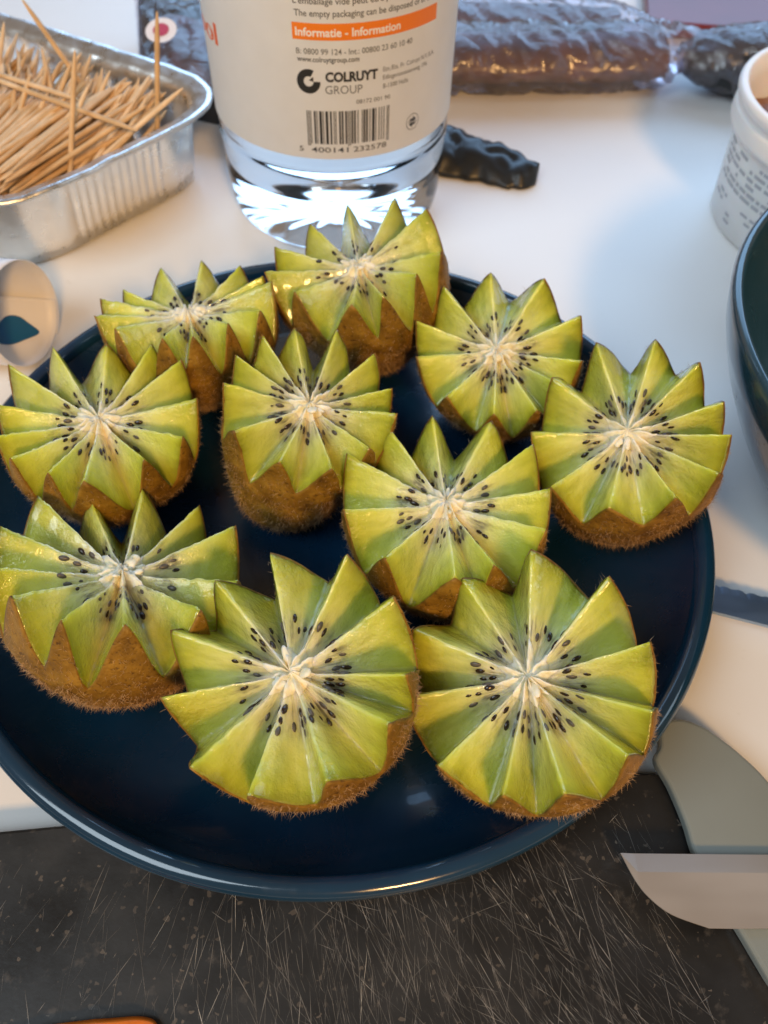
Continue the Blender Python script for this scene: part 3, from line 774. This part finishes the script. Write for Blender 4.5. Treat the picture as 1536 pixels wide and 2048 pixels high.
def in_tray(p, m_=.009):
    if any((Vector((p[0], p[1])) - c_).length < .030 for c_ in cor): return False
    for k in range(4):
        a_, b_ = cor[k], cor[(k + 1) % 4]; t_ = (b_ - a_).normalized()
        if t_.x * (p[1] - a_.y) - t_.y * (p[0] - a_.x) < m_: return False
    return True
LA0, LA1 = Vector((-.0935, .2830)), Vector((-.1830, .3290))       # the line on which the flat bundle ends
cnt = 0
for r_ in range(4):
    for i in range(46):
        t = (i + rp.gauss(0, .25)) / 45; q = LA0.lerp(LA1, t); ang = R_(50 + 46 * min(1, max(0, t)) ** .9) + rp.gauss(0, .045)
        dv = Vector((math.cos(ang), math.sin(ang), .035 + rp.gauss(0, .012))); tip = Vector((q.x, q.y, .0318 - r_ * .0021 + rp.gauss(0, .0004))) + dv * rp.gauss(-.001, .0022)
        far = tip - dv.normalized() * .065
        if not in_tray(tip, .006) or not in_tray(far, .007): 
            sh = .0
            while sh < .03 and not (in_tray(tip + dv * sh, .006) and in_tray(far + dv * sh, .007)): sh += .002
            if sh >= .024: continue
            tip = tip + dv * sh
        pick(tip, dv, *LA); cnt += 1
for i in range(420):
    if cnt > 330: break
    t = rp.random(); q = LA0.lerp(LA1, t) + Vector((.47, .88)) * rp.uniform(.002, .040); ang = R_(50 + 38 * t) + rp.gauss(0, .22); zz = max(.05, rp.gauss(.30, .16))
    dv = Vector((math.cos(ang), math.sin(ang), zz)).normalized(); tip = Vector((q.x, q.y, rp.uniform(.020, .033) + .010 * zz))
    far = tip - dv * .065
    if far.z < .0025: tip.z += .0025 - far.z; far.z = .0025
    if tip.z > .046 or not in_tray(tip, .007) or not in_tray(far, .009): continue
    pick(tip, dv, *LB); cnt += 1
# the ones that can be told apart
pick((-.0880, .3130, .0625), (.13, .24, .87), 'toothpick standing up beside the right rim of the foil tray', None)
pick((-.0800, .3000, .0420), (.75, .38, .46), 'toothpick slanting up nearest the right corner of the foil tray', None)
pick((-.1600, .3080, .0680), (-.10, -.02, .9), 'tallest toothpick, standing upright at the far left of the tray', None)
pick((-.1380, .3180, .0630), (-.30, -.10, .8), 'toothpick leaning left out of the back heap', None)
pick((-.1150, .2960, .0560), (.10, .34, .55), 'pale toothpick standing among the middle of the heap', None)
ld = (LA0 - LA1).normalized()
for k, (o1, z_, lb) in enumerate(((.0, .0352, 'toothpick lying across the ends of the bundle, nearest the tray corner'), (.030, .0368, 'toothpick lying across the bundle, middle one of the crosswise three'), (.052, .0362, 'toothpick lying across the bundle at the left edge of the picture'))):
    q = LA0 - ld * o1 + Vector((.47, .88)) * (-.002 + .004 * (k == 1)); pick((q.x, q.y, z_), (ld.x, ld.y + .05 * (k == 1), -.015), lb, None)

# ------------------------------------------------------------------ curled printed sheet
axd = Vector((1, -.04, 0)).normalized(); c0 = Vector((-.1175, .2000, .0172)); uu = Vector((0, 0, 1)); ww = axd.cross(uu)
V, F = [], []; na, nl = 80, 12; tot = R_(400)
def roll_pt(a, l, dr=0.0):
    r = .0168 - .0016 * a / tot + dr
    e = .0035 * math.sin(a * 1.0 + .6)
    return c0 - axd * (l + e) + uu * (r * math.cos(a)) + ww * (r * math.sin(a))
for j in range(nl + 1):
    for i in range(na + 1): V.append(roll_pt(R_(-150) + tot * i / na, .05 * j / nl))
for j in range(nl):
    for i in range(na): F.append((j * (na + 1) + i, j * (na + 1) + i + 1, (j + 1) * (na + 1) + i + 1, (j + 1) * (na + 1) + i))
roll = empty('curled_sheet', (c0.x, c0.y, 0)); tag(roll, 'curled white printed sheet with a blue drop, left of the plate', 'paper')
ri_ = Matrix.Translation((-c0.x, -c0.y, 0))
o = mesh('sheet', V, F, M['sheet_out'], roll, mw=ri_); m_ = o.modifiers.new('s', 'SOLIDIFY'); m_.thickness = .00022; m_.offset = 0
# blue drop on the inside, near the opening
def roll_in(a, l): 
    p = roll_pt(a, l); q = c0 - axd * l; d_ = (q - p); d_ -= axd * d_.dot(axd); return p + d_.normalized() * .0003
dr = [(0, 1.25), (.42, .62), (.72, .05), (.70, -.55), (.36, -.92), (0, -1.0), (-.36, -.92), (-.70, -.55), (-.72, .05), (-.42, .62)]
dr = [tuple(p) for p in catmull(dr, 4, True)]
V = [roll_in(R_(208) + x * .0075 / .0165 , .0135 - y * .0066) for x, y in dr]; V.append(roll_in(R_(208), .0135)); n = len(dr)
mesh('drop_mark', V, [(i, (i + 1) % n, n) for i in range(n)], M['blue'], roll, mw=ri_)
for q in range(9):                                             # a line of small unreadable print near the edge, outside
    a0 = R_(-62 + q * 9); V = []
    for a in (a0, a0 + R_(rp.uniform(4, 7))):
        for l in (.0065, .0080):
            p = roll_pt(a, l); d_ = p - (c0 - axd * l); d_ -= axd * d_.dot(axd); V.append(p + d_.normalized() * .0004)
    mesh('print_mark', V, [(0, 1, 3, 2)], M['grey_ink'], roll, smooth=False, mw=ri_)

# ------------------------------------------------------------------ tub
tub = empty('tub', (.1735, .2935, 0)); tag(tub, 'white plastic tub with grey print and brown dip inside, at the right edge', 'tub')
prof = [(.0001, .0008), (.040, .0008), (.0428, .0002), (.0440, .0012), (.0462, .034), (.0466, .0362)] + smooth_prof([(.0488, .0366), (.0495, .0385), (.0494, .0425), (.0488, .0440)], 4) + \
    smooth_prof([(.0490, .0455), (.0500, .0470), (.0503, .0490), (.0495, .0504), (.0478, .0506), (.0468, .0498)], 4) + [(.0455, .0430), (.0448, .0300), (.0440, .0200), (.0001, .0200)]
V, F = lathe(prof, 96); o = mesh('body', V, F, M['tub'], tub); fix_normals(o)
V, F = lathe([(.0449 * t, .0) for t in np.linspace(0.0000001, 1, 16)], 64)
V = [(x, y, .0335 + .0030 * noise.noise((x * 90, y * 90, 1)) + .0015 * noise.noise((x * 260, y * 260, 2))) for x, y, z in V]
mesh('dip', V, F, M['dip'], tub)
def tub_patch(a0, a1, z0, z1, mat, name):
    V = []; k = 5
    for i in range(k + 1):
        a = a0 + (a1 - a0) * i / k
        for z in (z0, z1):
            r = .0440 + (.0462 - .0440) * (z - .0012) / .0328 + .00012; V.append((r * math.cos(a), r * math.sin(a), z))
    mesh(name, V, [(2 * i, 2 * i + 2, 2 * i + 3, 2 * i + 1) for i in range(k)], mat, tub, smooth=False)
M['print_grey'] = plain('faded_grey_print', (.40, .41, .45), .5)
for row in range(11):
    z = .0325 - row * .0026; a = R_(172)
    while a < R_(262):
        w = R_(rp.uniform(2, 8))
        if rp.random() < (.88 if row < 6 else .55) and row != 6: tub_patch(a, a + w, z - .0013 * (1 if row < 6 else .8), z, M['print_grey'], 'print_mark')
        a += w + R_(rp.uniform(.8, 2.0))

# ------------------------------------------------------------------ blue bowl
bowl = empty('blue_bowl', (.1790, .1490, 0)); tag(bowl, 'dark teal glazed bowl cut off by the right edge, in front of the tub', 'bowl')
prof = smooth_prof([(.0001, .0080), (.026, .0085), (.054, .0130), (.074, .0260), (.0860, .0430), (.0905, .0570)], 6) + smooth_prof([(.0912, .0592), (.0924, .0602), (.0937, .0595), (.0942, .0578)], 4) + \
    smooth_prof([(.0925, .0500), (.0865, .0360), (.0750, .0190), (.0560, .0080), (.0430, .0040)], 5) + [(.0420, .0002), (.0390, .0002), (.0380, .0030), (.0001, .0035)]
V, F = lathe(prof, 128); o = mesh('bowl_body', V, F, M['teal'], bowl); fix_normals(o)

# ------------------------------------------------------------------ crumpled black wrapper behind the bottle
wr = []; V, F = [], []; nu, nv = 46, 22
for i in range(nu + 1):
    for j in range(nv + 1):
        u, v = i / nu, j / nv * 2 - 1
        x = -.004 + .064 * u; cy_ = .336 + .004 * math.sin(u * 4) - .014 * u
        wd = .021 * (1 - .35 * u) * (1 if u < .82 else math.sqrt(max(0, 1 - ((u - .82) / .18) ** 2)) * .9 + .02)
        y = cy_ + v * wd; q = Vector((x * 120, y * 120, 3))
        fold = abs(math.sin(u * 9 + v * 1.4 + noise.noise(q) * 2)) ** .6
        z = (.0135 - .0075 * u) * (1 - abs(v) ** 2.2) * (.68 + .32 * fold) + .0012 * noise.noise(q * 1.5) * (1 - v * v) + .0006
        V.append((x, y + .0012 * noise.noise(q * 2), max(.0004, z)))
for i in range(nu):
    for j in range(nv): a = i * (nv + 1) + j; F.append((a, a + 1, a + nv + 2, a + nv + 1))
o = mesh('plastic_wrapper', V, F, M['black_plastic']); m_ = o.modifiers.new('s', 'SOLIDIFY'); m_.thickness = .0006; m_.offset = 0
tag(o, 'crumpled black plastic wrapper on the table behind the bottle', 'wrapper')

# ------------------------------------------------------------------ film-wrapped packs along the back
def film_tube(path, ry, rz, seedv, wr_=.0016, seg=36, closed_bottom=True):
    V, F = [], []; n = len(path)
    for i, (x, y, zc, k) in enumerate(path):
        for j in range(seg):
            a = 2 * math.pi * j / seg; q = Vector((x * 70 + seedv, math.cos(a) * 1.3, math.sin(a) * 1.3))
            w = 1 + .10 * noise.noise(q * .8)
            rg = wr_ * (1 - 3.2 * abs(noise.noise(Vector((x * 130 + seedv + math.cos(a) * 2, math.sin(a) * 2.2, seedv)))) + .25 * (1 - 3 * abs(noise.noise(Vector((x * 220, math.cos(a) * 3, math.sin(a) * 3 + seedv))))))
            V.append((x, y + (ry * k * w + rg) * math.cos(a), max(.0006, zc + (rz * k * w + rg) * math.sin(a))))
    for i in range(n - 1):
        for j in range(seg): F.append((i * seg + j, i * seg + (j + 1) % seg, i * seg + seg + (j + 1) % seg, i * seg + seg + j))
    F.append(tuple(range(seg - 1, -1, -1))); F.append(tuple(range((n - 1) * seg, n * seg)))
    return V, F
# front right pack
pk = empty('wrapped_pack', (.080, .398, 0)); tag(pk, 'clear film pack of brownish red meat lying behind the black wrapper', 'pack'); pi_ = Matrix.Translation((-.080, -.398, 0))
pa = [(x, .399 + .010 * (x - .02) / .1, .0125, 1 if x < .118 else max(.25, 1 - (x - .118) / .05)) for x in np.linspace(.002, .165, 120)]
V, F = film_tube([(x, y, z * (.8 + .2 * k) + (.004 if x > .13 else 0), k) for x, y, z, k in pa], .0205, .0120, 3.3); o = mesh('film', V, F, M['film'], pk, mw=pi_)
V, F = film_tube([(x, y + .001, z - .001, k) for x, y, z, k in pa[2:92]], .0170, .0085, 9.1, .0005); mesh('meat', V, F, M['meat2'], pk, mw=pi_)
# dark end of the pack by the tub
V, F = [], []
o = empty('dark_pack', (.158, .405, 0)); tag(o, 'dark glossy film pack end between the meat pack and the tub', 'pack'); oi = Matrix.Translation((-.158, -.405, 0))
V, F = film_tube([(x, .402, .0135, math.sin(math.pi * min(1, max(.04, (x - .134) / .075))) ** .5) for x in np.linspace(.136, .208, 50)], .0195, .0125, 21.7, .0010); mesh('wrapping', V, F, M['black_plastic'], o, mw=oi)
V, F = film_tube([(x, .402, .0148, math.sin(math.pi * min(1, max(.04, (x - .130) / .082))) ** .5) for x in np.linspace(.132, .210, 60)], .0205, .0138, 5.7, .0014); mesh('film', V, F, M['film'], o, mw=oi)
# second pack behind
pk2 = empty('wrapped_pack', (.05, .447, 0)); tag(pk2, 'flatter clear film pack at the top edge, behind the meat pack', 'pack'); p2 = Matrix.Translation((-.05, -.447, 0))
pa = [(x, .449, .0085, 1 if x < .11 else max(.2, 1 - (x - .11) / .03)) for x in np.linspace(-.01, .138, 90)]
V, F = film_tube(pa, .0225, .0085, 13.3); mesh('film', V, F, M['film'], pk2, mw=p2)
V, F = film_tube([(x, y, z - .0005, k) for x, y, z, k in pa[2:74]], .019, .0062, 2.1, .0005); mesh('meat', V, F, M['meat2'], pk2, mw=p2)
# maroon box at the top right
V, F = prism([(.128, .458), (.330, .440), (.345, .60), (.150, .61)], .0002, .008); o = mesh('maroon_box', V, F, M['maroon'], smooth=False); bevel(o, .002, 3)
tag(o, 'maroon box in the top right corner', 'box')
# left pack: black tray of dark red meat under film, with a round sticker
pt = empty('meat_tray', (-.075, .390, 0)); tag(pt, 'black plastic tray of dark red meat under film, behind the foil tray', 'tray'); pti = Matrix.Translation((.075, -.390, 0))
def ring_prism(o0, o1, z0, z1):
    return [(x, y, z0) for x, y in o0] + [(x, y, z1) for x, y in o1]
oA = [(-.109, .362), (-.064, .347), (-.055, .412), (-.125, .434)]; oB = [(-.113, .357), (-.059, .339), (-.050, .417), (-.132, .441)]
V = ring_prism(oA, oB, .0004, .020) + [(x * .97 - .002, y * .985 + .006, .0198) for x, y in oB] + [(x * .97 - .002, y * .985 + .006, .004) for x, y in oA]
F = [(3, 2, 1, 0)] + [(i + 4 * k, (i + 1) % 4 + 4 * k, (i + 1) % 4 + 4 * k + 4, i + 4 * k + 4) for k in range(3) for i in range(4)] + [(12, 13, 14, 15)]
o = mesh('tray_shell', V, F, M['tray_black'], pt, smooth=False, mw=pti); bevel(o, .0015, 3)
V, F = [], []; nu, nv = 40, 26
for i in range(nu + 1):
    for j in range(nv + 1):
        u, v = i / nu, j / nv; x = -.107 + .044 * u + (.010 * u - .018 * (1 - u)) * v; y = .363 - .014 * u + .062 * v
        e = min(1, 6 * min(u, 1 - u, v, 1 - v)); V.append((x, y, .006 + .0155 * e ** .5 + .0028 * noise.noise((x * 80, y * 80, 0)) * e))
for i in range(nu):
    for j in range(nv): a = i * (nv + 1) + j; F.append((a, a + nv + 1, a + nv + 2, a + 1))
mesh('meat', V, F, M['meat'], pt, mw=pti)
V, F = [], []
for i in range(nu + 1):
    for j in range(nv + 1):
        u, v = i / nu, j / nv; x = -.113 + .054 * u + (.009 * u - .019 * (1 - u)) * v; y = .3570 - .017 * u + .078 * v
        e = min(1, 5 * min(u, 1 - u, v, 1 - v)); V.append((x, y, .0208 + .0042 * e ** .5 + .0022 * noise.noise((x * 140, y * 140, 4)) + .0010 * noise.noise((x * 400, y * 250, 8))))
for i in range(nu):
    for j in range(nv): a = i * (nv + 1) + j; F.append((a, a + nv + 1, a + nv + 2, a + 1))
mesh('film', V, F, M['film'], pt, mw=pti)
sc_ = Vector((-.1060, .3780, .0285)); nr = Vector((-.05, -.35, .93)).normalized(); sx = Vector((1, -.12, 0)).normalized(); sy = nr.cross(sx)
for r in (.0070, .0036):
    V = [sc_ + nr * (.0003 if r > .005 else .0006)] + [sc_ + nr * (.0003 if r > .005 else .0006) + sx * r * math.cos(a) + sy * r * math.sin(a) for a in np.linspace(0, 2 * math.pi, 24, endpoint=False)]
    mesh('sticker' if r > .005 else 'sticker_mark', V, [(0, 1 + i, 1 + (i + 1) % 24) for i in range(24)], M['sticker' if r > .005 else 'pink'], pt, smooth=False, mw=pti)
